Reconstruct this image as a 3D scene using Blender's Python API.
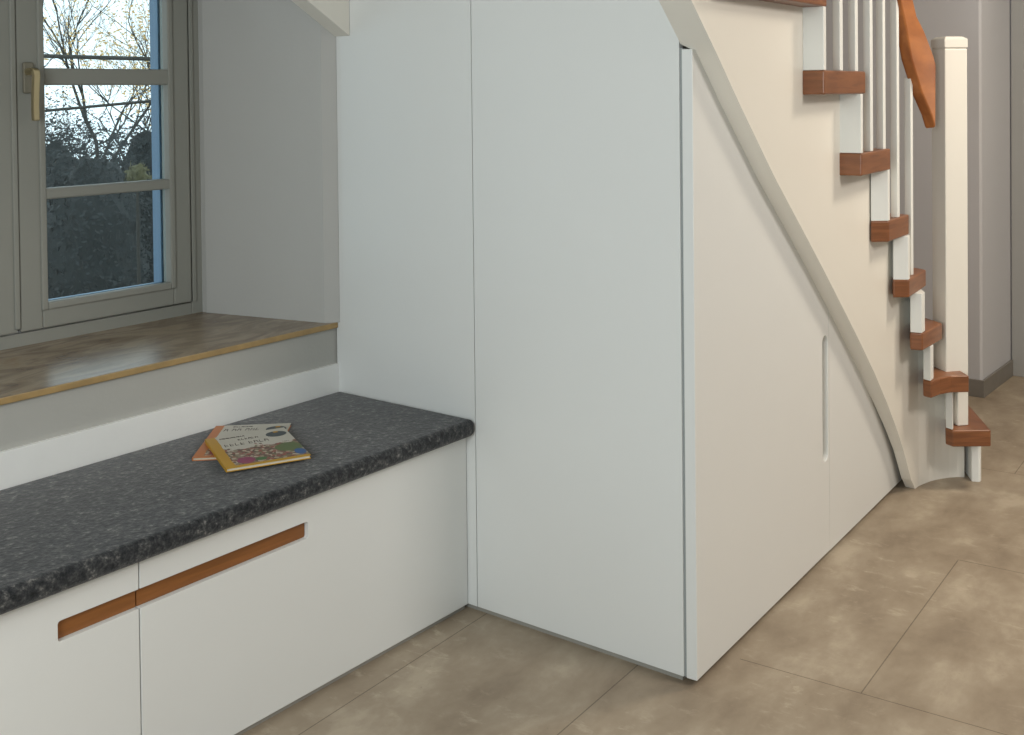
import bpy, bmesh, math, random
from mathutils import Vector, Matrix
from mathutils.noise import noise
for o in list(bpy.data.objects): bpy.data.objects.remove(o)
S = bpy.context.scene
COL = S.collection
# ------------------------------------------------------------ camera
F, CX, CY, YAW, PITCH, ROLL, EYE = 1131.775, 583.03, 111.74, 0.9481, 0.0177, -0.0095, 1.4
cp, sp, cyw, syw = math.cos(PITCH), math.sin(PITCH), math.cos(YAW), math.sin(YAW)
fwd = Vector((syw*cp, cyw*cp, -sp)); rgt = Vector((cyw, -syw, 0)); up = rgt.cross(fwd)
r2 = math.cos(ROLL)*rgt + math.sin(ROLL)*up; u2 = -math.sin(ROLL)*rgt + math.cos(ROLL)*up
cam = bpy.data.objects.new('camera', bpy.data.cameras.new('camera')); COL.objects.link(cam)
m3 = Matrix((r2, u2, -fwd)).transposed()
cam.matrix_world = Matrix.Translation((0, 0, EYE)) @ m3.to_4x4()
cam.data.sensor_width = 36; cam.data.lens = F/1024*36
cam.data.shift_x = (512-CX)/1024; cam.data.shift_y = (CY-367.5)/1024
cam.data.clip_start = .02; cam.data.clip_end = 200
S.camera = cam
# ------------------------------------------------------------ colour management, sky, lamps
S.view_settings.view_transform = 'Standard'; S.view_settings.look = 'None'
S.view_settings.gamma = 1; S.view_settings.use_curve_mapping = False
S.view_settings.exposure = 0.0
W = bpy.data.worlds.new('overcast_sky'); S.world = W; W.use_nodes = True
nt = W.node_tree; bg = nt.nodes['Background']
bg.inputs[0].default_value = (.93, .97, 1, 1); bg.inputs[1].default_value = 1.8

def area(name, loc, target, size, energy, color, sy=None):
    l = bpy.data.lights.new(name, 'AREA'); l.energy = energy; l.color = color
    l.shape = 'RECTANGLE' if sy else 'SQUARE'; l.size = size
    if sy: l.size_y = sy
    o = bpy.data.objects.new(name, l); COL.objects.link(o); o.location = loc
    o.rotation_euler = (Vector(target)-Vector(loc)).to_track_quat('-Z', 'Y').to_euler()
    return o
area('daylight_side_window', (-1.05, .6, 1.55), (2.2, 1.3, 1.0), 1.3, 60, (.90, .98, 1.0), 1.5)
area('hall_ceiling_lamp', (4.25, .15, 2.52), (3.9, .9, 0), .5, 32, (1, .88, .72))
area('room_ceiling_lamp', (2.9, -1.1, 2.52), (2.9, 1.0, .3), .8, 52, (1, .93, .85))

# ------------------------------------------------------------ materials
def mat(name, base, rough=.5, metal=0, noise_amt=0, scale=8, bump=0, bscale=60, spec=.5, coat=0):
    m = bpy.data.materials.new(name); m.use_nodes = True
    n = m.node_tree; b = n.nodes['Principled BSDF']
    b.inputs['Base Color'].default_value = (*base, 1); b.inputs['Roughness'].default_value = rough
    b.inputs['Metallic'].default_value = metal; b.inputs['Specular IOR Level'].default_value = spec
    b.inputs['Coat Weight'].default_value = coat
    tc = n.nodes.new('ShaderNodeTexCoord')
    nz = n.nodes.new('ShaderNodeTexNoise'); nz.inputs['Scale'].default_value = scale; nz.inputs['Detail'].default_value = 5
    n.links.new(tc.outputs['Object'], nz.inputs['Vector'])
    mx = n.nodes.new('ShaderNodeMix'); mx.data_type = 'RGBA'
    k = 1-noise_amt
    mx.inputs['A'].default_value = (base[0]*k, base[1]*k, base[2]*k, 1)
    mx.inputs['B'].default_value = (min(1, base[0]*(2-k)), min(1, base[1]*(2-k)), min(1, base[2]*(2-k)), 1)
    n.links.new(nz.outputs['Fac'], mx.inputs['Factor']); n.links.new(mx.outputs['Result'], b.inputs['Base Color'])
    if bump:
        bz = n.nodes.new('ShaderNodeTexNoise'); bz.inputs['Scale'].default_value = bscale
        n.links.new(tc.outputs['Object'], bz.inputs['Vector'])
        bp = n.nodes.new('ShaderNodeBump'); bp.inputs['Strength'].default_value = bump; bp.inputs['Distance'].default_value = .002
        n.links.new(bz.outputs['Fac'], bp.inputs['Height']); n.links.new(bp.outputs['Normal'], b.inputs['Normal'])
    return m
WHITE = mat('white_lacquer', (.74, .75, .735), .42, noise_amt=.01)
CREAM = mat('cream_painted_wood', (.78, .75, .68), .45, noise_amt=.015, scale=3)
STAIRWHITE = mat('white_painted_riser', (.80, .81, .78), .4, noise_amt=.01)
KICK = mat('grey_plinth', (.30, .29, .26), .5)
DARK = mat('dark_plinth', (.06, .05, .045), .7)
WALLGREY = mat('grey_wall_paint', (.52, .52, .54), .8, noise_amt=.03, scale=2.5, bump=.15, bscale=120)
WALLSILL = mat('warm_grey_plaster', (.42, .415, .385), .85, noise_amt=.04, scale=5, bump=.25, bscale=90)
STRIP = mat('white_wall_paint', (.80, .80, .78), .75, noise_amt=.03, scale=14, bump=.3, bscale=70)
REVEAL = mat('reveal_plaster', (.47, .465, .445), .8, noise_amt=.02, bump=.15, bscale=90)
FRAME = mat('grey_window_paint', (.27, .27, .24), .5, noise_amt=.02)
FRAMEOUT = mat('skylit_blue_outer_frame', (.115, .21, .32), .5)  # blue of the skylight on a white outer reveal, put into the base colour
BRASS = mat('brushed_brass', (.55, .46, .28), .32, metal=.9)
PLATE = mat('bronze_plate', (.24, .22, .17), .45, metal=.4)
CEIL = mat('white_ceiling', (.78, .77, .74), .9)
SKIRT = mat('grey_stone_skirting', (.20, .185, .165), .5, noise_amt=.15, scale=12)
DOORM = mat('grey_green_door_paint', (.17, .18, .16), .6)
TRIMM = mat('pale_grey_trim', (.52, .52, .52), .6)

def ramp(n, stops):
    r = n.nodes.new('ShaderNodeValToRGB'); e = r.color_ramp.elements
    e[0].position, e[0].color = stops[0][0], (*stops[0][1], 1)
    e[1].position, e[1].color = stops[-1][0], (*stops[-1][1], 1)
    for p, c in stops[1:-1]:
        k = e.new(p); k.color = (*c, 1)
    return r
def wood(name, c0, c1, stretch=(1.5, 14, 30), rough=.35, rot=0):
    m = bpy.data.materials.new(name); m.use_nodes = True; n = m.node_tree; b = n.nodes['Principled BSDF']
    tc = n.nodes.new('ShaderNodeTexCoord'); mp = n.nodes.new('ShaderNodeMapping')
    mp.inputs['Scale'].default_value = stretch; mp.inputs['Rotation'].default_value = (0, 0, rot)
    nz = n.nodes.new('ShaderNodeTexNoise'); nz.inputs['Scale'].default_value = 2.5; nz.inputs['Detail'].default_value = 6; nz.inputs['Distortion'].default_value = .6
    n.links.new(tc.outputs['Object'], mp.inputs[0]); n.links.new(mp.outputs[0], nz.inputs['Vector'])
    r = ramp(n, [(.3, c0), (.7, c1)]); n.links.new(nz.outputs['Fac'], r.inputs[0]); n.links.new(r.outputs[0], b.inputs['Base Color'])
    b.inputs['Roughness'].default_value = rough
    return m
TREADW = wood('oiled_beech_tread', (.155, .055, .022), (.27, .105, .042), (3, 3, 26))
RAILW = wood('orange_beech_rail', (.26, .082, .025), (.46, .17, .05), (2, 12, 6))
GRIPW = wood('oak_grip_board', (.19, .07, .017), (.28, .105, .026), (2, 10, 25))

def felt():
    m = bpy.data.materials.new('charcoal_felt'); m.use_nodes = True; n = m.node_tree; b = n.nodes['Principled BSDF']
    tc = n.nodes.new('ShaderNodeTexCoord')
    a = n.nodes.new('ShaderNodeTexNoise'); a.inputs['Scale'].default_value = 95; a.inputs['Detail'].default_value = 3; a.inputs['Roughness'].default_value = .7
    a2 = n.nodes.new('ShaderNodeTexNoise'); a2.inputs['Scale'].default_value = 45; a2.inputs['Detail'].default_value = 4
    for q in (a, a2): n.links.new(tc.outputs['Object'], q.inputs['Vector'])
    ad = n.nodes.new('ShaderNodeMath'); ad.operation = 'MULTIPLY_ADD'; ad.inputs[1].default_value = .65
    ml = n.nodes.new('ShaderNodeMath'); ml.operation = 'MULTIPLY'; ml.inputs[1].default_value = .35
    n.links.new(a.outputs['Fac'], ad.inputs[0]); n.links.new(a2.outputs['Fac'], ml.inputs[0]); n.links.new(ml.outputs[0], ad.inputs[2])
    r = ramp(n, [(.37, (.007, .008, .009)), (.49, (.026, .028, .031)), (.58, (.062, .062, .062)), (.67, (.20, .195, .185))])
    n.links.new(ad.outputs[0], r.inputs[0]); n.links.new(r.outputs[0], b.inputs['Base Color'])
    b.inputs['Roughness'].default_value = .95; b.inputs['Specular IOR Level'].default_value = .15
    b.inputs['Sheen Weight'].default_value = .25
    bp = n.nodes.new('ShaderNodeBump'); bp.inputs['Strength'].default_value = .8; bp.inputs['Distance'].default_value = .004
    n.links.new(ad.outputs[0], bp.inputs['Height']); n.links.new(bp.outputs['Normal'], b.inputs['Normal'])
    return m
FELT = felt()

def stone():
    m = bpy.data.materials.new('beige_marble_sill'); m.use_nodes = True; n = m.node_tree; b = n.nodes['Principled BSDF']
    tc = n.nodes.new('ShaderNodeTexCoord'); mp = n.nodes.new('ShaderNodeMapping'); mp.inputs['Scale'].default_value = (2, 5, 8)
    a = n.nodes.new('ShaderNodeTexNoise'); a.inputs['Scale'].default_value = 2.2; a.inputs['Detail'].default_value = 8; a.inputs['Distortion'].default_value = 1.2; a.inputs['Roughness'].default_value = .65
    n.links.new(tc.outputs['Object'], mp.inputs[0]); n.links.new(mp.outputs[0], a.inputs['Vector'])
    r = ramp(n, [(.3, (.15, .10, .065)), (.47, (.235, .175, .115)), (.58, (.33, .26, .18)), (.72, (.27, .17, .085))])
    n.links.new(a.outputs['Fac'], r.inputs[0]); n.links.new(r.outputs[0], b.inputs['Base Color'])
    b.inputs['Roughness'].default_value = .27
    return m
SILL = stone()
def stone_edge():
    m = mat('ochre_marble_edge', (.36, .24, .10), .4, noise_amt=.35, scale=30)
    return m
SILLEDGE = stone_edge()

TA = .055
def tiles():
    m = bpy.data.materials.new('sandy_stone_floor_tiles'); m.use_nodes = True; n = m.node_tree; L = n.links; b = n.nodes['Principled BSDF']
    def M(op, a, c=None, d=None):
        x = n.nodes.new('ShaderNodeMath'); x.operation = op
        for i, v in enumerate((a, c, d)):
            if v is None: continue
            if isinstance(v, (int, float)): x.inputs[i].default_value = v
            else: L.new(v, x.inputs[i])
        return x.outputs[0]
    tc = n.nodes.new('ShaderNodeTexCoord'); mp = n.nodes.new('ShaderNodeMapping'); mp.inputs['Rotation'].default_value = (0, 0, -TA)
    L.new(tc.outputs['Object'], mp.inputs[0]); sx = n.nodes.new('ShaderNodeSeparateXYZ'); L.new(mp.outputs[0], sx.inputs[0])
    u, v = sx.outputs[0], sx.outputs[1]
    seams = []
    def seam(axis, pos, a, c, w=.0016):
        p, q = (u, v) if axis == 'u' else (v, u)      # axis u: constant u, v in [a,c]
        d = M('LESS_THAN', M('ABSOLUTE', M('SUBTRACT', p, pos)), w)
        e = M('MULTIPLY', M('GREATER_THAN', q, a), M('LESS_THAN', q, c))
        seams.append(M('MULTIPLY', d, e))
    seam('v', 1.852, -3, 2.53); seam('v', 1.370, 1.66, 2.53); seam('v', .865, 2.53, 3.40); seam('v', .385, -3, 2.53)
    seam('u', 2.53, -.1, 1.17); seam('u', 3.405, -.1, .866); seam('u', 4.275, -.1, 1.02); seam('v', .885, 4.275, 5.14)
    seam('u', 1.66, .385, 1.37); seam('u', .79, -.1, 1.852)
    s = seams[0]
    for k in seams[1:]: s = M('MAXIMUM', s, k)
    def nz(scale, det, dist, st=(1, 1, 1), rough=.55):
        p = n.nodes.new('ShaderNodeMapping'); p.inputs['Scale'].default_value = st; L.new(mp.outputs[0], p.inputs[0])
        a = n.nodes.new('ShaderNodeTexNoise'); a.inputs['Scale'].default_value = scale; a.inputs['Detail'].default_value = det
        a.inputs['Distortion'].default_value = dist; a.inputs['Roughness'].default_value = rough; L.new(p.outputs[0], a.inputs['Vector']); return a.outputs['Fac']
    big = nz(3.6, 12, .15, (1.0, 1.5, 1), .62)
    r = ramp(n, [(.33, (.245, .192, .138)), (.46, (.305, .245, .178)), (.55, (.345, .282, .208)), (.66, (.43, .362, .275))])
    L.new(big, r.inputs[0])
    fl = nz(13, 12, .3, (1.9, .9, 1), .72)
    r2_ = ramp(n, [(.55, (0, 0, 0)), (.69, (1, 1, 1))]); L.new(fl, r2_.inputs[0])
    mask = nz(1.7, 2, 0); r3 = ramp(n, [(.38, (0, 0, 0)), (.62, (1, 1, 1))]); L.new(mask, r3.inputs[0])
    lightm = M('MULTIPLY', M('MULTIPLY', r2_.outputs[0], r3.outputs[0]), .6)
    mx = n.nodes.new('ShaderNodeMix'); mx.data_type = 'RGBA'; L.new(lightm, mx.inputs['Factor']); L.new(r.outputs[0], mx.inputs['A']); mx.inputs['B'].default_value = (.58, .50, .385, 1)
    dk = nz(26, 8, .3, (1.4, 1, 1), .75); r4 = ramp(n, [(.28, (1, 1, 1)), (.36, (0, 0, 0))]); L.new(dk, r4.inputs[0])
    mx1 = n.nodes.new('ShaderNodeMix'); mx1.data_type = 'RGBA'; L.new(M('MULTIPLY', r4.outputs[0], .45), mx1.inputs['Factor']); L.new(mx.outputs['Result'], mx1.inputs['A']); mx1.inputs['B'].default_value = (.10, .075, .05, 1)
    mx2 = n.nodes.new('ShaderNodeMix'); mx2.data_type = 'RGBA'; L.new(M('MULTIPLY', s, .6), mx2.inputs['Factor']); L.new(mx1.outputs['Result'], mx2.inputs['A']); mx2.inputs['B'].default_value = (.075, .055, .035, 1)
    L.new(mx2.outputs['Result'], b.inputs['Base Color'])
    b.inputs['Roughness'].default_value = .5; b.inputs['Specular IOR Level'].default_value = .35
    bp = n.nodes.new('ShaderNodeBump'); bp.inputs['Strength'].default_value = .25; bp.inputs['Distance'].default_value = .002
    L.new(M('SUBTRACT', big, M('MULTIPLY', s, .8)), bp.inputs['Height']); L.new(bp.outputs['Normal'], b.inputs['Normal'])
    return m
TILES = tiles()
def glass():
    m = bpy.data.materials.new('window_glass'); m.use_nodes = True; n = m.node_tree; b = n.nodes['Principled BSDF']
    o = n.nodes['Material Output']; tr = n.nodes.new('ShaderNodeBsdfTransparent'); tr.inputs[0].default_value = (.86, .95, .97, 1)
    gl = n.nodes.new('ShaderNodeBsdfGlossy'); gl.inputs['Roughness'].default_value = .02
    fr = n.nodes.new('ShaderNodeFresnel'); fr.inputs['IOR'].default_value = 1.45
    mx = n.nodes.new('ShaderNodeMixShader'); n.links.new(fr.outputs[0], mx.inputs[0]); n.links.new(tr.outputs[0], mx.inputs[1]); n.links.new(gl.outputs[0], mx.inputs[2])
    n.links.new(mx.outputs[0], o.inputs[0]); n.nodes.remove(b)
    return m
GLASS = glass()

# ------------------------------------------------------------ mesh helpers
def obj(name, bm, m, parent=None, bevel=0, smooth=False, seg=2):
    me = bpy.data.meshes.new(name); bmesh.ops.recalc_face_normals(bm, faces=bm.faces[:]); bm.to_mesh(me); bm.free()
    for k in (m if isinstance(m, (list, tuple)) else [m]): me.materials.append(k)
    o = bpy.data.objects.new(name, me); COL.objects.link(o)
    if parent: o.parent = parent; o.matrix_parent_inverse = parent.matrix_world.inverted() if False else Matrix.Translation(-Vector(parent.location)) if parent.type == 'EMPTY' and tuple(parent.rotation_euler) == (0, 0, 0) else Matrix()
    if smooth:
        for p in me.polygons: p.use_smooth = True
    if bevel:
        b = o.modifiers.new('bevel', 'BEVEL'); b.width = bevel; b.segments = seg; b.limit_method = 'ANGLE'; b.angle_limit = math.radians(35)
        b.harden_normals = False
    return o
def box(bm, x0, y0, z0, x1, y1, z1, mi=0):
    v = [bm.verts.new((x, y, z)) for x in (x0, x1) for y in (y0, y1) for z in (z0, z1)]
    for f in ((0, 1, 3, 2), (4, 6, 7, 5), (0, 4, 5, 1), (2, 3, 7, 6), (0, 2, 6, 4), (1, 5, 7, 3)):
        bm.faces.new([v[i] for i in f]).material_index = mi
    return bm
def B(*a): return box(bmesh.new(), *a)
def prism(bm, pts, off, mi=0):
    """closed polygon of 3D points extruded by the vector off"""
    off = Vector(off); a = [bm.verts.new(Vector(p)) for p in pts]; b = [bm.verts.new(Vector(p)+off) for p in pts]
    n = len(pts); bm.faces.new(a).material_index = mi; bm.faces.new(b[::-1]).material_index = mi
    for i in range(n): bm.faces.new((a[i], b[i], b[(i+1) % n], a[(i+1) % n])).material_index = mi
    return bm
def obox(bm, org, e1, e2, e3, mi=0):
    """box from a corner along three edge vectors"""
    o = Vector(org); e1, e2, e3 = Vector(e1), Vector(e2), Vector(e3)
    return prism(bm, [o, o+e1, o+e1+e2, o+e2], e3, mi)
def tube(bm, pts, r0, r1=None, n=8, mi=0):
    r1 = r0 if r1 is None else r1; rings = []
    for i, p in enumerate(pts):
        p = Vector(p); d = (Vector(pts[min(i+1, len(pts)-1)])-Vector(pts[max(i-1, 0)])).normalized()
        a = d.orthogonal().normalized() if abs(d.z) > .9 else d.cross(Vector((0, 0, 1))).normalized(); c = d.cross(a)
        r = r0+(r1-r0)*i/(len(pts)-1)
        rings.append([bm.verts.new(p+(a*math.cos(t)+c*math.sin(t))*r) for t in [2*math.pi*k/n for k in range(n)]])
    for A, Bq in zip(rings, rings[1:]):
        for k in range(n): bm.faces.new((A[k], A[(k+1) % n], Bq[(k+1) % n], Bq[k])).material_index = mi
    bm.faces.new(rings[0][::-1]); bm.faces.new(rings[-1])
    return bm
def cut(o, cutters):
    """boolean-subtract closed bmeshes, result baked into the mesh"""
    for c in cutters:
        bmesh.ops.recalc_face_normals(c, faces=c.faces[:])
        me = bpy.data.meshes.new('c'); c.to_mesh(me); c.free(); k = bpy.data.objects.new('c', me); COL.objects.link(k)
        md = o.modifiers.new('b', 'BOOLEAN'); md.operation = 'DIFFERENCE'; md.solver = 'EXACT'; md.object = k
        if o.parent: k.parent = o.parent; k.matrix_parent_inverse = o.matrix_parent_inverse
        bpy.context.view_layer.update()
        new = bpy.data.meshes.new_from_object(o.evaluated_get(bpy.context.evaluated_depsgraph_get()))
        o.modifiers.remove(md); o.data = new; bpy.data.objects.remove(k)
def thing(name, loc, label, cat, group=None):
    o = bpy.data.objects.new(name, None); COL.objects.link(o); o.location = loc; o.empty_display_size = .1
    return tag(o, label, cat, group)
def tag(o, label, cat, group=None):
    o['label'] = label; o['category'] = cat
    if group: o['group'] = group
    return o
def struct(name, bm, m, label=None, parent=None, bevel=0, smooth=False):
    o = obj(name, bm, m, parent, bevel, smooth)
    if not parent: o['kind'] = 'structure'; o['label'] = label or name.replace('_', ' ')
    return o

# ------------------------------------------------------------ measures
XC = 2.287            # plane of the tall cabinet fronts
YB = 2.04             # plane of the bench fronts
YW = 2.548            # window wall
YG = 3.01             # inner face of the window sash
PA = .057; T = Vector((math.cos(PA), math.sin(PA), 0)); N = Vector((-math.sin(PA), math.cos(PA), 0)); P0 = Vector((XC, 1.328, 0))
def sp_(s, z, off=0): return P0 + T*s - N*off + Vector((0, 0, z))

# ------------------------------------------------------------ room shell
struct('floor', B(-1.3, -1.9, -.08, 6.9, 3.3, 0), TILES, 'sandy beige stone tile floor')
struct('ceiling', B(-1.3, -1.9, 2.6, 6.9, 3.3, 2.7), CEIL, 'white ceiling above the frame')
struct('wall_left', B(-1.3, -1.9, 0, -1.2, 3.3, 2.6), TRIMM, 'pale wall left of the camera')
struct('wall_back', B(-1.2, -1.9, 0, 6.9, -1.8, 2.6), TRIMM, 'pale wall behind the camera')
# window wall: pieces around the opening
bm = bmesh.new()
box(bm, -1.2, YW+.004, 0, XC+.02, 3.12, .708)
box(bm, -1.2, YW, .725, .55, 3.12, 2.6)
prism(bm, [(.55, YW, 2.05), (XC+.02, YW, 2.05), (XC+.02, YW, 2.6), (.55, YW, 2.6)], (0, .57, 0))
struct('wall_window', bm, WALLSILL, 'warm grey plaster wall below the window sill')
# splayed reveal
bm = prism(bmesh.new(), [(2.163, 3.0, .725), (2.168, 3.12, .725), (2.45, 3.12, .725), (2.45, 2.536, .725), (2.287, 2.536, .725), (2.255, 2.565, .725)], (0, 0, 1.33))
struct('wall_window_reveal', bm, REVEAL, 'grey plastered reveal right of the window')
bm = prism(bmesh.new(), [(.8, 3.0, .725), (.8, 3.12, .725), (.5, 3.12, .725), (.5, 2.55, .725), (.7, 2.55, .725)], (0, 0, 1.33))
struct('wall_window_reveal_left', bm, REVEAL, 'plastered reveal left of the window')
# white painted band above the cushion
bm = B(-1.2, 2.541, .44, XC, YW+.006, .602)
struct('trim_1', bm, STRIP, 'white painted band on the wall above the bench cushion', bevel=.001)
# wall behind the tall cabinet and staircase
struct('wall_stair_side', B(XC+.03, 2.6, 0, 5.19, 3.12, 2.6), WALLGREY, 'grey wall behind the staircase')
bm = prism(bmesh.new(), [(5.20, 1.517, 0), (5.67, 1.519, 0), (5.67, 2.62, 0), (5.19, 2.62, 0), (5.19, 1.527, 0)], (0, 0, 2.6))
struct('wall_hall', bm, WALLGREY, 'cool grey wall corner behind the stair newel')
bm = bmesh.new(); box(bm, 5.675, -1.8, 0, 5.8, .35, 2.6); box(bm, 5.675, .35, 2.1, 5.8, 1.44, 2.6); box(bm, 5.675, 1.44, 0, 5.8, 2.6, 2.6)
struct('wall_hall_end', bm, WALLGREY, 'grey end wall of the hall')
bm = bmesh.new(); prism(bm, [(5.66, 1.452, 0), (5.68, 1.452, 0), (5.68, 1.512, 0), (5.66, 1.512, 0)], (0, 0, 2.14))
prism(bm, [(5.66, .30, 2.08), (5.68, .30, 2.08), (5.68, 1.452, 2.08), (5.66, 1.452, 2.08)], (0, 0, .06)); box(bm, 5.66, .30, 0, 5.68, .355, 2.08)
struct('trim_2', bm, mat('grey_door_casing', (.36, .36, .35), .6), 'grey casing round the hall door', bevel=.002)
d = struct('door_1', B(5.72, .36, .006, 5.76, 1.45, 2.09), DOORM, 'dark grey green door at the end of the hall', bevel=.002)
obj('door_handle', tube(tube(bmesh.new(), [(5.72, .46, 1.02), (5.67, .46, 1.02)], .009), [(5.672, .452, 1.02), (5.672, .57, 1.02)], .009), BRASS, d)
# stone skirting round the wall corner
bm = bmesh.new(); box(bm, 5.178, 1.515, 0, 5.19, 2.6, .078); prism(bm, [(5.178, 1.505, 0), (5.66, 1.505, 0), (5.66, 1.5165, 0), (5.178, 1.5165, 0)], (0, 0, .078))
struct('baseboard_hall', bm, SKIRT, 'grey stone skirting round the wall corner', bevel=.0015)
# sloping soffit above the window
pts = [(XC-.001, 2.475, 1.569), (XC-.001, 2.475, 2.6), (.56, 2.475, 2.6)]
bm = prism(bmesh.new(), pts, (0, .063, 0))
struct('trim_3', bm, CREAM, 'sloping white boxing crossing the top of the window recess', bevel=.0015)

# ------------------------------------------------------------ sill
bm = bmesh.new()
prism(bm, [(-1.1, 2.541, .708), (XC-.001, 2.541, .708), (XC-.001, 2.56, .708), (2.163, 3.03, .708), (.8, 3.03, .708), (.6, 2.552, .708), (-1.1, 2.552, .708)], (0, 0, .017))
for f in bm.faces:
    f.material_index = 1 if abs(f.normal.y) > .9 and f.calc_center_median().y < 2.55 else 0
bm.faces.ensure_lookup_table()
bmesh.ops.recalc_face_normals(bm, faces=bm.faces[:])
for f in bm.faces: f.material_index = 1 if (f.normal.y < -.9) else 0
o = struct('trim_4', bm, [SILL, SILLEDGE], 'beige marble window sill with ochre front edge', bevel=.0025)

# ------------------------------------------------------------ window
win = bpy.data.objects.new('window_1', None); COL.objects.link(win); win.location = (1.58, YG, .725); win['kind'] = 'structure'; win['label'] = 'grey casement window with three stacked panes and a brass handle'
def ring(bm, x0, x1, z0, z1, w, y0, y1, wb=None, mi=0):
    wb = wb or w
    box(bm, x0, y0, z0, x0+w, y1, z1, mi); box(bm, x1-w, y0, z0, x1, y1, z1, mi)
    box(bm, x0+w, y0, z0, x1-w, y1, z0+wb, mi); box(bm, x0+w, y0, z1-w, x1-w, y1, z1, mi)
ZT = 1.86
bm = bmesh.new(); ring(bm, .97, 2.19, .722, ZT+.04, .065, YG+.012, YG+.075, .038)
box(bm, 2.125, YG+.006, .763, 2.1405, YG+.012, ZT)
obj('window_frame', bm, FRAME, win, .003)
def sash(x0, x1, handle):
    s = bmesh.new(); ring(s, x0, x1, .765, ZT, .062, YG, YG+.055, .052)
    so = obj('sash', s, FRAME, win, .004)
    bead = bmesh.new(); ring(bead, x0+.057, x1-.057, .815, ZT-.055, .018, YG-.007, YG+.0235, .02)
    obj('glazing_bead', bead, FRAME, so, .004)
    gx0, gx1 = x0+.064, x1-.085
    mb = bmesh.new()
    for za, zb in ((1.118, 1.148), (1.432, 1.479), (1.755, 1.79)):
        box(mb, x0+.0735, YG-.004, za, x1-.0575, YG+.034, zb)
    obj('glazing_bar', mb, FRAME, so, .005)
    for za, zb in ((.833, 1.12), (1.145, 1.435), (1.476, 1.756)):
        obj('pane', B(gx0, YG+.024, za, x1-.064, YG+.028, zb), GLASS, so)
    ob = bmesh.new(); ring(ob, x0+.050, x1-.045, .80, ZT-.05, .022, YG+.056, YG+.075, .030)
    for zc in (1.133, 1.455): box(ob, x0+.08, YG+.04, zc-.012, x1-.08, YG+.06, zc+.012)
    obj('outer_bead', ob, FRAMEOUT, so, .002)
    return so
s1 = sash(1.584, 2.118, True); s2 = sash(1.03, 1.576, False)
cover = B(1.566, YG-.006, .775, 1.581, YG+.01, ZT); obj('meeting_strip', cover, FRAME, s2, .003)
# outside reveal seen through the glass
struct('trim_5', B(2.077, 3.092, .70, 2.30, 3.146, 2.1), FRAMEOUT, 'outer reveal of the window with blue skylight painted into its colour')
struct('trim_6', B(.8, 3.10, .69, 2.08, 3.30, .745), mat('zinc_outer_sill', (.35, .42, .50), .4, metal=.5), 'metal outer window ledge')
hd = bmesh.new(); box(hd, 1.598, YG-.010, 1.410, 1.628, YG-.0005, 1.494)
hp_ = obj('handle_plate', hd, PLATE, s1, .004)
hb = bmesh.new(); tube(hb, [(1.609, YG-.008, 1.468), (1.609, YG-.046, 1.468)], .0095, n=12)
prev = None
pts = [(1.602, YG-.046, 1.478), (1.608, YG-.052, 1.472), (1.609, YG-.054, 1.455), (1.608, YG-.050, 1.41), (1.609, YG-.046, 1.37), (1.611, YG-.044, 1.336)]
for (a, b) in zip(pts, pts[1:]): pass
rings = []
for i, p in enumerate(pts):
    w, dpt = (.009, .007) if i > 1 else (.0095, .008)
    c = Vector(p); rings.append([hb.verts.new(c+Vector(k)) for k in ((-w, -dpt, 0), (w, -dpt, 0), (w, dpt, 0), (-w, dpt, 0))])
for A_, B_ in zip(rings, rings[1:]):
    for k in range(4): hb.faces.new((A_[k], A_[(k+1) % 4], B_[(k+1) % 4], B_[k]))
hb.faces.new(rings[0]); hb.faces.new(rings[-1][::-1])
obj('window_handle', hb, BRASS, s1, .003)

# ------------------------------------------------------------ bench
bench = thing('window_bench', (1.4, YB+.2, 0), 'long white storage bench under the window with slotted drawer fronts', 'bench')
obj('carcass', B(-1.0, YB+.022, .03, XC-.0015, 2.54, .477), WHITE, bench, .001)
bm = bmesh.new(); box(bm, -1.0, YB+.010, 0, XC-.003, YB+.03, .013)
obj('plinth', bm, KICK, bench)
obj('shadow_gap_rail', B(-1.0, YB+.018, .013, XC-.002, YB+.03, .03), DARK, bench)
SE = 1.303
def rounded_slot(x0, x1, z0, z1, y0, y1, r, left=True, right=True):
    pts = []
    def arc(cx, cz, a0):
        for k in range(5):
            a = a0+k*math.pi/8; pts.append((cx+r*math.cos(a), y0, cz+r*math.sin(a)))
    if right: arc(x1-r, z1-r, 0)
    else: pts.append((x1, y0, z1))
    if left: arc(x0+r, z1-r, math.pi/2); arc(x0+r, z0+r, math.pi)
    else: pts.extend([(x0, y0, z1), (x0, y0, z0)])
    if right: arc(x1-r, z0+r, 3*math.pi/2)
    else: pts.append((x1, y0, z0))
    return prism(bmesh.new(), pts, (0, y1-y0, 0))
for (a, b, sx0, sx1, lf, rt, lb) in ((SE+.0015, XC-.003, SE-.02, 1.736, False, True, 'right'), (.30, SE-.0015, 1.133, SE+.02, True, False, 'left')):
    f = obj('drawer_front', B(a, YB, .014, b, YB+.019, .475), WHITE, bench)
    cut(f, [rounded_slot(sx0, sx1, .374, .413, YB-.01, YB+.03, .006, lf, rt)])
    md = f.modifiers.new('bevel', 'BEVEL'); md.width = .0009; md.segments = 2; md.limit_method = 'ANGLE'
    obj('grip_board', B(max(a, sx0-.01) if rt else sx0-.01, YB+.0120, .365, sx1+.008 if rt else b, YB+.018, .43) if False else B(max(a, sx0+.001) if rt else sx0+.0003, YB+.0125, .3745, (sx1-.0003) if rt else b, YB+.0185, .4125), GRIPW, f)
obj('drawer_front', B(-1.0, YB, .014, .297, YB+.019, .475), WHITE, bench, .0009)

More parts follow.
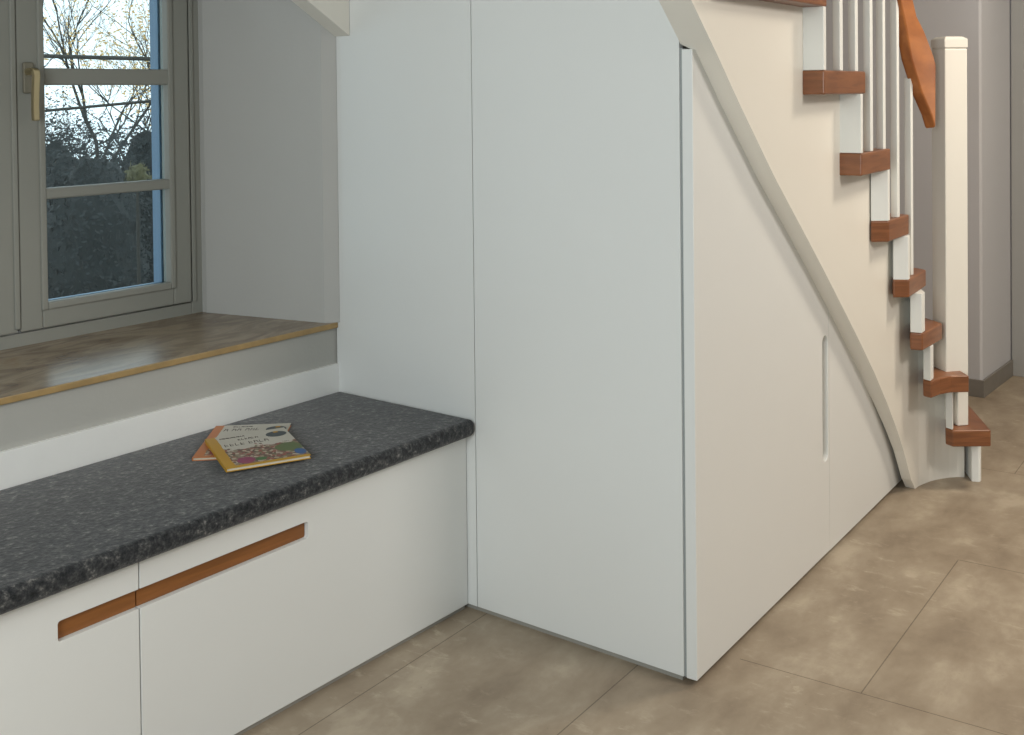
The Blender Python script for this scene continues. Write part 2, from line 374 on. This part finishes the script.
# cushion
cu = bmesh.new()
def rbox(bm, x0, y0, z0, x1, y1, z1):
    box(bm, x0, y0, z0, x1, y1, z1)
rbox(cu, -1.0, 2.004, .4775, XC-.0003, 2.5395, .5235)
cush = obj('seat_cushion', cu, FELT, None, .017, True, 6)
tag(cush, 'long charcoal felt seat pad lying on the white window bench', 'seat pad')

# ------------------------------------------------------------ books
def book(name, FL, FR, BL, z, th, spine, art_seed, label, badge=True, rows=()):
    FL, FR, BL = Vector((*FL, 0)), Vector((*FR, 0)), Vector((*BL, 0))
    ex = (FR-FL); w = ex.length; ex.normalize(); ey = Vector((-ex.y, ex.x, 0)); h = (BL-FL).dot(ey)
    e = bpy.data.objects.new(name, None); COL.objects.link(e); e.location = (FL.x, FL.y, z); e.rotation_euler = (0, 0, math.atan2(ex.y, ex.x)); e.empty_display_size = .05
    tag(e, label, 'book', None)
    def part(n, bm, m, bev=0): 
        o = obj(n, bm, m, None, bev); o.parent = e; return o
    part('page_block', B(.002, .003, .0015, w-.002, h-.003, th-.0015), PAGES)
    part('cover_back', B(0, 0, 0, w, h, .0015), spine, .0004)
    part('spine', B(0, 0, .0012, .0022, h, th-.0012), spine)
    c = part('cover_front', B(0, 0, th-.0016, w, h, th), artm(w, h, spine, art_seed), .0004)
    # lettering strokes, raised print
    rnd = random.Random(art_seed); lt = bmesh.new()
    for (x0, x1, yy, hh) in rows:
        x = x0*w
        while x < x1*w:
            cw = hh*h*.55
            kind = rnd.randint(0, 3)
            y0 = yy*h; H = hh*h
            def bar(ax, ay, bx, by, t=.0015):
                a_, b_ = Vector((ax, ay, th+.00005)), Vector((bx, by, th+.00005)); d_ = (b_-a_).normalized(); nn = Vector((-d_.y, d_.x, 0))*t*.5
                prism(lt, [a_-nn, b_-nn, b_+nn, a_+nn], (0, 0, .0002))
            y0 += rnd.uniform(-.04, .04)*H
            bar(x, y0, x+cw*.12, y0+H)
            if kind != 1: bar(x, y0+H*.55, x+cw*.8, y0+H*.6)
            if kind in (0, 3): bar(x+cw*.8, y0, x+cw*.75, y0+H*.8)
            if kind in (1, 2): bar(x, y0+H*.06, x+cw*.75, y0+H*.1)
            if kind == 3: bar(x+cw*.1, y0+H*.95, x+cw*.8, y0+H*.8)
            x += cw*1.2
            if rnd.random() < .12: x += cw*.7
    if rows: o = obj('lettering', lt, INK, None); o.parent = c
    if badge:
        bb = bmesh.new(); cx, cy = .84*w, .82*h; R_ = .10*h
        prism(bb, [(cx+R_*math.cos(k*math.pi/12), cy+R_*.9*math.sin(k*math.pi/12), th+.0001) for k in range(24)], (0, 0, .0002))
        o = obj('round_badge', bb, BADGE, None); o.parent = c
        b2 = bmesh.new(); box(b2, cx-.15*R_, cy+.45*R_, th+.0003, cx+.3*R_, cy+.8*R_, th+.0005); o = obj('badge_print', b2, YEL, None); o.parent = c
    return e
PAGES = mat('cream_paper', (.62, .58, .46), .8, noise_amt=.1, scale=200)
INK = mat('dark_brown_ink', (.06, .045, .04), .7)
BADGE = mat('slate_badge', (.06, .075, .085), .5)
YEL = mat('yellow_cloth', (.50, .27, .012), .55, noise_amt=.05)
ORA = mat('orange_cloth', (.50, .16, .035), .55, noise_amt=.05)
def artm(w, h, spine, seed):
    m = bpy.data.materials.new('illustrated_cover'); m.use_nodes = True; n = m.node_tree; L = n.links; b = n.nodes['Principled BSDF']
    sc = spine.node_tree.nodes['Mix'].inputs['A'].default_value[:]
    tc = n.nodes.new('ShaderNodeTexCoord'); sx = n.nodes.new('ShaderNodeSeparateXYZ'); L.new(tc.outputs['Object'], sx.inputs[0])
    def M(op, a, c=None):
        x = n.nodes.new('ShaderNodeMath'); x.operation = op
        for i, v in enumerate((a, c)):
            if v is None: continue
            if isinstance(v, (int, float)): x.inputs[i].default_value = v
            else: L.new(v, x.inputs[i])
        return x.outputs[0]
    def mix(f, a, c):
        x = n.nodes.new('ShaderNodeMix'); x.data_type = 'RGBA'; L.new(f, x.inputs['Factor'])
        for k, v in (('A', a), ('B', c)):
            if isinstance(v, tuple): x.inputs[k].default_value = v
            else: L.new(v, x.inputs[k])
        return x.outputs['Result']
    u = M('DIVIDE', sx.outputs[0], w); v = M('DIVIDE', sx.outputs[1], h)
    nz = n.nodes.new('ShaderNodeTexNoise'); nz.inputs['Scale'].default_value = 28; nz.inputs['Detail'].default_value = 4
    mp = n.nodes.new('ShaderNodeMapping'); mp.inputs['Location'].default_value = (seed, seed*.7, 0); L.new(tc.outputs['Object'], mp.inputs[0]); L.new(mp.outputs[0], nz.inputs['Vector'])
    cells = n.nodes.new('ShaderNodeTexVoronoi'); cells.inputs['Scale'].default_value = 120; L.new(mp.outputs[0], cells.inputs['Vector'])
    sv = n.nodes.new('ShaderNodeSeparateColor'); L.new(cells.outputs['Color'], sv.inputs[0])
    pal = ramp(n, [(.0, (.12, .07, .05)), (.2, (.26, .07, .05)), (.36, (.24, .20, .14)), (.52, (.16, .17, .09)), (.66, (.42, .36, .28)), (.84, (.20, .10, .08))])
    pal.color_ramp.interpolation = 'CONSTANT'; L.new(sv.outputs[0], pal.inputs[0])
    paper = (.50, .48, .42, 1)
    hill = M('ADD', M('MULTIPLY', nz.outputs['Fac'], .45), .30)
    c = mix(M('LESS_THAN', v, hill), paper, pal.outputs[0])
    # green meadow right, pink flowers front left
    def blob(cu_, cv, ru, rv):
        a = M('DIVIDE', M('SUBTRACT', u, cu_), ru); d = M('DIVIDE', M('SUBTRACT', v, cv), rv)
        return M('LESS_THAN', M('ADD', M('ADD', M('MULTIPLY', a, a), M('MULTIPLY', d, d)), M('MULTIPLY', nz.outputs['Fac'], .6)), 1.2)
    c = mix(blob(.85, .36, .17, .14), c, (.10, .14, .05, 1)); c = mix(blob(.27, .15, .11, .10), c, (.24, .04, .10, 1))
    c = mix(blob(.45, .13, .07, .05), c, (.05, .14, .04, 1)); c = mix(blob(.93, .16, .07, .10), c, (.03, .10, .26, 1))
    c = mix(M('LESS_THAN', v, .045), c, tuple(sc))
    c = mix(M('LESS_THAN', u, M('ADD', M('MULTIPLY', nz.outputs['Fac'], .04), .10)), c, tuple(sc))
    L.new(c, b.inputs['Base Color']); b.inputs['Roughness'].default_value = .4
    return m
ZC = .5235
book('picture_book', (1.6406, 2.3417), (1.7690, 2.1970), (1.8376, 2.5127), ZC, .008, ORA, 3.1, 'picture book with orange spine, lying underneath the yellow-spined book', rows=((.16, .62, .80, .075), (.25, .5, .92, .03)))
book('picture_book', (1.6188, 2.1826), (1.7966, 2.0977), (1.7493, 2.4048), ZC+.0085, .009, YEL, 7.7, 'picture book with yellow spine and round dark badge, on top of the other book', rows=((.16, .45, .90, .03), (.36, .58, .79, .05), (.16, .70, .64, .075)))

# ------------------------------------------------------------ tall cabinet under the stairs
cab = thing('understair_cupboard', (2.5, 1.9, 0), 'tall white built-in cupboard with plain flat fronts under the staircase', 'cupboard')
obj('end_panel', box(B(XC, 2.0095, .014, XC+.019, 2.5345, 2.45), XC, 2.5345, .014, XC+.019, 2.5475, .724), WHITE, cab)
obj('door', B(XC, 1.364, .014, XC+.019, 2.0070, 2.45), WHITE, cab, .0008)
obj('plinth', B(XC+.008, 1.372, 0, XC+.03, 2.55, .0125), KICK, cab)
obj('filler_strip', B(XC-.0005, 2.523, 1.418, XC+.02, 2.5345, 1.66), WHITE, cab, .0006)
obj('carcass', B(XC+.021, 1.375, .0135, 2.9, 2.54, 1.2), mat('shadowed_grey_board', (.32, .33, .31), .6), cab)
bm = B(XC+.004, 1.356, .0135, XC+.1, 1.3655, 1.5); obj('gap_cover', bm, mat('grey_gap_board', (.30, .32, .32), .6), cab)
# low side fronts below the stair
LOW = [(-.75, 2.30), (-.5, 2.00), (-.3, 1.79), (-.105, 1.604), (.019, 1.492), (.145, 1.372), (.371, 1.168), (.55, 1.022), (.713, .887), (.891, .735), (1.035, .610), (1.17, .487), (1.29, .368), (1.40, .248), (1.50, .122), (1.592, .0)]
def lowz(s):
    for (a, za), (b, zb) in zip(LOW, LOW[1:]):
        if a <= s <= b: return za+(zb-za)*(s-a)/(b-a)
    return 0
side = thing('understair_side_front', tuple(sp_(.8, 0)), 'white triangular cupboard fronts beside the floor under the curved stair string', 'cupboard')
def sfront(s0, s1, nm, top=None):
    st = [s0]+[a for a, z in LOW if s0 < a < s1]+[s1]
    pts = [sp_(s0, .014), sp_(s1, .014)]+[sp_(s, min(1.497, max(.016, lowz(s)+.03))) for s in reversed(st)]
    if s1 > 1.5: pts = [sp_(s0, .014), sp_(s1, .014)]+[sp_(s, min(1.497, max(.02, lowz(max(s-.08, 0))+.01))) for s in reversed(st)]
    return obj(nm, prism(bmesh.new(), pts, N*.028), WHITE, side)
d1 = sfront(0, .8855, 'door')
def slotpts(s0, s1, z0, z1):
    r = (s1-s0)/2; c = (s0+s1)/2; P = []
    for k in range(9):
        a = math.pi*k/8; P.append(sp_(c+r*math.cos(a), z1-r+r*math.sin(a), .01))
    for k in range(9):
        a = math.pi+math.pi*k/8; P.append(sp_(c+r*math.cos(a), z0+r+r*math.sin(a), .01))
    return P
cut(d1, [prism(bmesh.new(), slotpts(.832, .876, .292, .668), N*.030)])
md = d1.modifiers.new('bevel', 'BEVEL'); md.width = .0015; md.segments = 2; md.limit_method = 'ANGLE'; md.angle_limit = math.radians(40)
d2 = sfront(.8868, 1.655, 'door')
obj('recessed_plinth', prism(bmesh.new(), [sp_(.02, 0, -.045), sp_(1.56, 0, -.045), sp_(1.56, .0, -.06), sp_(.02, 0, -.06)], (0, 0, .05)), DARK, side)

# ------------------------------------------------------------ staircase
stair = thing('staircase', (3.9, 1.4, 0), 'white painted winding staircase with orange-brown beech treads and a square newel post', 'staircase')
TR = [  # z, plan outline: back corner, inner back end, inner corner, (mid), inner nosing; nosing direction (deg)
 (1.690, [(2.30, 1.36), (2.30, 1.30), (2.30, 1.220), (2.885, 1.253)], 90),
 (1.452, [(2.852, 1.38), (2.851, 1.318), (2.85, 1.246), (3.205, 1.272)], 90),
 (1.213, [(3.150, 1.38), (3.137, 1.332), (3.14, 1.259), (3.435, 1.283)], 84),
 (.985, [(3.540, 1.390), (3.402, 1.336), (3.439, 1.291), (3.651, 1.302)], 74),
 (.775, [(3.723, 1.393), (3.585, 1.333), (3.612, 1.289), (3.852, 1.315)], 63),
 (.585, [(3.864, 1.378), (3.695, 1.316), (3.702, 1.276), (3.905, 1.277)], 52),
 (.410, [(3.985, 1.373), (3.784, 1.303), (3.773, 1.272), (3.835, 1.262), (3.883, 1.240), (3.922, 1.190)], 40),
 (.215, [(4.065, 1.320), (3.922, 1.272), (3.908, 1.242), (3.986, 1.135)], 30),
]
WID = .86
def thick(z): return .066 if z > .9 else .058
def dirv(a): return Vector((math.cos(math.radians(a)), math.sin(math.radians(a)), 0))
for i, (z, pl, ang) in enumerate(TR):
    nz_ = Vector((*pl[-1], 0)); nd = dirv(ang); bk = Vector((*pl[0], 0))
    bang = TR[i-1][2] if i else 90
    bd = dirv(min(92, ang+8 if i > 2 else 92))
    outer = nz_+nd*WID; ob = bk+dirv(min(90, (TR[i+1][2] if False else ang)+9))*WID*.9
    pts = [Vector((*p, 0)) for p in pl]+[outer, ob]
    pts = [Vector((min(p.x, 5.16), min(p.y, 2.52), z-thick(z))) for p in pts]
    obj('tread', prism(bmesh.new(), pts, (0, 0, thick(z))), TREADW, stair, .005, seg=3)
# risers: board under each nosing, standing on the tread below
for i in range(len(TR)):
    z1 = TR[i][0]-thick(TR[i][0])-.0003; z0 = TR[i+1][0]+.0003 if i+1 < len(TR) else 0.0
    ang = TR[i][2]; nd = dirv(ang)
    if i+1 < len(TR):
        L_, B_ = (Vector((*c, 0)) for c in TR[i+1][1][1:3]); f = (L_-B_).normalized(); w = .022 if i < 4 else .040 if i < 6 else .016
        b0 = B_+f*.003+T*.002; l0 = L_+T*.004; fr = b0+T*w+N*.001
        aa = Vector((*TR[i+1][1][0], 0))+T*.004; q = [aa, l0, b0, fr, fr+nd*WID*.88, aa+nd*WID*.8] if i < 2 else [aa, l0, b0, fr, aa+T*w, aa+T*w+nd*WID*.75, aa+nd*WID*.75]
    else:
        p = Vector((4.052, 1.222, 0)); q = [p, p+Vector((.006, -.022, 0)), p+Vector((.013, -.027, 0)), p+Vector((.026, -.026, 0)), p+Vector((.026, -.026, 0))+nd*WID*.75, p+nd*WID*.75]
    q = [Vector((v.x, min(v.y, 2.5), z0)) for v in q]
    obj('riser', prism(bmesh.new(), q, (0, 0, z1-z0)), STAIRWHITE, stair, .0015)

# curved outer string: plan path with a stepped top and a curved lower edge
OFF = .05
path = []      # (point, s)
s = -.75
while s < 1.50: path.append((sp_(s, 0, OFF), s)); s += .03
curve = [(3.867, 1.362), (3.900, 1.3605), (3.932, 1.354), (3.965, 1.3455), (3.994, 1.334), (4.022, 1.3185), (4.048, 1.300), (4.069, 1.279), (4.083, 1.257)]
acc = 1.50; 
pprev = path[-1][0]
for c in curve:
    v = Vector((*c, 0)); acc += (v-pprev).length; path.append((v, acc)); pprev = v
ends = [(2.31, 1.69), (2.857, 1.452), (3.150, 1.213), (3.420, .985), (3.645, .775), (3.827, .585), (3.932, .41), (4.036, .215), (4.12, .0)]
def topz(x):
    # string runs up behind each tread; right of a tread's back edge it stops under that tread
    for k, (xe, zt) in enumerate(ends):
        if x < xe+.002: return (TR[k-1][0]-thick(TR[k-1][0]) if k else 1.60) + (.012)
    return .15
# densify path and insert the step positions
P = []
for (a, sa), (b, sb) in zip(path, path[1:]):
    P.append((a, sa))
    for xe, zt in ends[:-1]:
        if a.x < xe < b.x:
            f = (xe-a.x)/(b.x-a.x); P.append((a.lerp(b, f-.002), sa+(sb-sa)*(f-.002))); P.append((a.lerp(b, min(.999, f+.01)), sa+(sb-sa)*min(.999, f+.01)))
P.append(path[-1])
bm = bmesh.new(); cols = []
for i, (p, s) in enumerate(P):
    a = P[max(i-1, 0)][0]; b = P[min(i+1, len(P)-1)][0]; d = (b-a).normalized(); nn = Vector((-d.y, d.x, 0))
    zl = lowz(s) if s < 1.592 else 0
    zt = topz(p.x)
    if p.x < 2.31: zt = 2.55
    zl = max(zl, 0)
    TK = (.050 if s < 1.25 else .034 if s > 1.5 else .050-.016*(s-1.25)/.25) if p.x > XC+.02 else .080
    q = p+nn*TK
    cols.append([bm.verts.new((p.x, p.y, zl)), bm.verts.new((p.x, p.y, max(zt, zl+.001))), bm.verts.new((q.x, q.y, max(zt, zl+.001))), bm.verts.new((q.x, q.y, zl))])
for A_, B_ in zip(cols, cols[1:]):
    for k in range(4): bm.faces.new((A_[k], A_[(k+1) % 4], B_[(k+1) % 4], B_[k]))
bm.faces.new(cols[0]); bm.faces.new(cols[-1][::-1])
obj('stair_string', bm, CREAM, stair, 0, False)

# newel
e1 = Vector((.758, -.647, 0)); e2 = Vector((.647, .757, 0)); NW = .088
n0 = Vector((3.931, 1.2725, 0))
nb = bmesh.new(); obox(nb, n0+Vector((0, 0, .3445)), e1*NW, e2*NW, (0, 0, 1.193)); obox(nb, n0+e1*.046+Vector((0, 0, .2155)), e1*(NW-.046), e2*NW, (0, 0, .129))
nw = obj('newel_post', nb, CREAM, stair, .003)
nc = bmesh.new(); g = -.003
obox(nc, n0+(e1+e2)*.002+Vector((0, 0, 1.5375)), e1*(NW-.004), e2*(NW-.004), (0, 0, .004), 0)
base = n0-(e1+e2)*.0015+Vector((0, 0, 1.5415)); W_ = NW+.003
obox(nc, base, e1*W_, e2*W_, (0, 0, .030))
t0 = base+Vector((0, 0, .030)); c4 = [t0, t0+e1*W_, t0+(e1+e2)*W_, t0+e2*W_]; ctr = (c4[0]+c4[2])/2
v0 = [nc.verts.new(p) for p in c4]; v1 = [nc.verts.new(ctr+(p-ctr)*.72+Vector((0, 0, .009))) for p in c4]
for k in range(4): nc.faces.new((v0[k], v0[(k+1) % 4], v1[(k+1) % 4], v1[k]))
nc.faces.new(v1); nc.faces.new(v0[::-1])
obj('newel_cap', nc, CREAM, nw, .0015)

# handrail: twisted plank, front face lower/upper edge points and depth offset
RL = [  # lower front edge (x, y, z), upper front edge (x, y, z)
 ((3.06, 1.225, 2.15), (3.16, 1.225, 2.22)), ((3.25, 1.225, 1.875), (3.36, 1.225, 1.93)), ((3.387, 1.23, 1.671), (3.493, 1.235, 1.705)),
 ((3.448, 1.235, 1.595), (3.586, 1.25, 1.633)), ((3.539, 1.25, 1.495), (3.70, 1.265, 1.590)), ((3.680, 1.265, 1.385), (3.794, 1.28, 1.550)),
 ((3.817, 1.28, 1.310), (3.858, 1.287, 1.512)), ((3.892, 1.292, 1.262), (3.912, 1.297, 1.482))]
bm = bmesh.new(); rg = []
RL = [tuple((p[0]*1.29/p[1], 1.29, EYE+(p[2]-EYE)*1.29/p[1]) for p in pr) for pr in RL]
for lo, hi in RL:
    k = Vector((-.004, .036, -.004))
    rg.append([bm.verts.new(lo), bm.verts.new(Vector(lo)+k), bm.verts.new(Vector(hi)+k), bm.verts.new(hi)])
for A_, B_ in zip(rg, rg[1:]):
    for k in range(4): bm.faces.new((A_[k], A_[(k+1) % 4], B_[(k+1) % 4], B_[k]))
bm.faces.new(rg[0]); bm.faces.new(rg[-1][::-1])
obj('handrail', bm, RAILW, stair, .006, seg=3)
def railz(x):
    for (p_, _), (q_, _2) in zip(RL, RL[1:]):
        if p_[0] <= x <= q_[0]: return p_[2]+(q_[2]-p_[2])*(x-p_[0])/(q_[0]-p_[0])
    return 2.2
BAL = [(3.010, 1.276, 1.452), (3.145, 1.286, 1.452), (3.262, 1.287, 1.213), (3.400, 1.300, 1.213), (3.555, 1.313, .985), (3.715, 1.325, .775)]
for x, y, z in BAL:
    obj('baluster', B(x-.011, y-.011, z+.0003, x+.011, y+.011, min(2.3, railz(x)+.01)), STAIRWHITE, stair, .0015)

# ------------------------------------------------------------ garden outside
BARK = mat('dark_bark', (.035, .032, .026), .9, noise_amt=.3, scale=30)
LEAFD = mat('dark_hedge_leaf', (.009, .014, .015), .8, noise_amt=.5, scale=3)
LEAFY = mat('ochre_leaf', (.52, .34, .12), .7, noise_amt=.4, scale=6)
LEAFG = mat('yellow_green_leaf', (.10, .09, .035), .8, noise_amt=.4, scale=6)
GROUND = mat('dark_lawn', (.02, .03, .025), .95, noise_amt=.3)
bm = bmesh.new(); box(bm, -2, 3.6, -.9, 16, 16, -.8)
o = obj('garden_lawn', bm, GROUND); o['kind'] = 'stuff'; o['label'] = 'dark garden lawn outside the window'; o['category'] = 'lawn'
rnd = random.Random(4)
def leafquad(bm, c, s, mi=0):
    a = Vector((rnd.gauss(0, 1), rnd.gauss(0, 1), rnd.gauss(0, 1))).normalized(); b = a.orthogonal().normalized()
    c = Vector(c); v = [bm.verts.new(c+a*s), bm.verts.new(c+b*s*.45), bm.verts.new(c-a*s), bm.verts.new(c-b*s*.45)]
    bm.faces.new(v).material_index = mi
def ray(px, py, d):
    v = fwd+r2*((px-CX)/F)-u2*((py-CY)/F)
    return Vector((0, 0, EYE))+v*d
def shrub(cx, cy, z0, z1, r, n, m, name, label, cat, group=None):
    e = thing(name, (cx, cy, -.8), label, cat, group)
    core = bmesh.new(); bmesh.ops.create_icosphere(core, subdivisions=3, radius=1)
    for v in core.verts:
        k = .84+.22*noise(v.co*2.2+Vector((cx, cy, 0)))
        v.co = Vector((cx+v.co.x*r*k, cy+v.co.y*r*k, (z0+z1)/2+v.co.z*(z1-z0)/2*k))
    for _ in range(n):
        t = Vector((rnd.gauss(0, 1), rnd.gauss(0, 1), rnd.gauss(0, 1))).normalized()*rnd.uniform(.8, 1.12)
        leafquad(core, (cx+t.x*r, cy+t.y*r, (z0+z1)/2+t.z*(z1-z0)/2), rnd.uniform(.012, .03))
    obj('foliage', core, m, e)
    st = bmesh.new(); tube(st, [(cx, cy, -.8), (cx, cy, (z0+z1)/2)], min(.05, r*.2), min(.03, r*.12)); obj('stem', st, BARK, e)
def tree(root, height, seed, name, label, leafm=None, nl=0, spread=.35, r0=.045, depth=4, lsize=.03, lowfrac=.35):
    R = random.Random(seed); e = thing(name, tuple(root), label, 'tree'); bm = bmesh.new(); tips = []
    def grow(p, d, ln, r, lv):
        pts = [p]; q = p; dd = d
        for _ in range(4):
            dd = (dd+Vector((R.gauss(0, .12), R.gauss(0, .12), R.gauss(.03, .06)))).normalized(); q = q+dd*ln/4; pts.append(q)
        tube(bm, pts, r, r*.6, 6 if lv > 1 else 4)
        if lv <= 2: tips.extend(pts[1:])
        if lv == 0: return
        for k in range(R.randint(2, 4)):
            t = R.choice(pts[2:]); nd = (dd+Vector((R.gauss(0, spread), R.gauss(0, spread), R.gauss(.1, spread*.6)))).normalized()
            grow(t, nd, ln*R.uniform(.55, .8), r*.55, lv-1)
    grow(Vector(root), Vector((0, 0, 1)), height*lowfrac, r0, depth)
    obj('branches', bm, BARK, e)
    if nl:
        lf = bmesh.new()
        for _ in range(nl):
            t = R.choice(tips); leafquad(lf, t+Vector((R.gauss(0, .09), R.gauss(0, .09), R.gauss(0, .09))), R.uniform(.5, 1)*lsize)
        obj('leaves', lf, leafm, e)
# shrubs along the garden edge, tops a little below eye level
for px, d, zt, lb in ((48, 9.4, 1.12, 'dark leafy shrub left of the bare trunk, seen through the panes'), (92, 8.0, 1.10, 'dark leafy shrub in the middle of the panes'), (146, 9.4, 1.16, 'dark leafy shrub near the right edge of the panes')):
    c = ray(px, 200, d)
    shrub(c.x, c.y, -.8, zt, .42, 6000, LEAFD, 'garden_shrub', lb, 'shrub', 'shrubs in the garden')
c = ray(137, 165, 6.6); shrub(c.x, c.y, .86, 1.01, .07, 60, LEAFG, 'ochre_shrub', 'small shrub with yellowish leaves low in the middle pane', 'shrub')
c = ray(76, 200, 7.0); tree((c.x, c.y, -.8), 3.2, 12, 'bare_tree', 'bare tree with a dark forked trunk left of the pane centre', depth=4, r0=.022, spread=.22, lowfrac=.5)
c = ray(57, 200, 11); tree((c.x, c.y, -.8), 4.5, 5, 'bare_tree', 'thin bare tree near the left edge of the panes', depth=4, r0=.03, spread=.28, lowfrac=.4)
c = ray(103, 200, 12.5); tree((c.x, c.y, -.8), 4.5, 21, 'bare_tree', 'thin bare tree behind the middle of the panes', LEAFG, 500, depth=5, r0=.035, spread=.3, lowfrac=.38, lsize=.02)
c = ray(160, 200, 11); tree((c.x, c.y, -.8), 4.0, 31, 'autumn_tree', 'autumn tree with ochre leaves at the right edge of the panes', LEAFY, 2600, depth=5, r0=.03, spread=.42, lowfrac=.42, lsize=.03)
for px, d, sd, lb in ((60, 10.2, 51, 'loose twiggy bush with dark leaves rising left behind the shrubs'), (128, 10.6, 57, 'loose twiggy bush with dark leaves rising right behind the shrubs')):
    c = ray(px, 200, d); tree((c.x, c.y, -.8), 3.0, sd, 'twiggy_bush', lb, LEAFD, 2600, depth=4, r0=.02, spread=.5, lowfrac=.36, lsize=.022)
def cable(pa, pb, d, r, label):
    a, b = ray(*pa, d), ray(*pb, d); v = (b-a); bm = tube(bmesh.new(), [a-v*2, b+v*2], r, n=8)
    tag(obj('overhead_cable', bm, BARK), label, 'cable')
cable((43, 56), (152, 59), 6.0, .011, 'dark cable crossing the lowest part of the top pane')
cable((43, 111), (152, 101), 6.2, .008, 'dark cable slanting up across the middle pane')
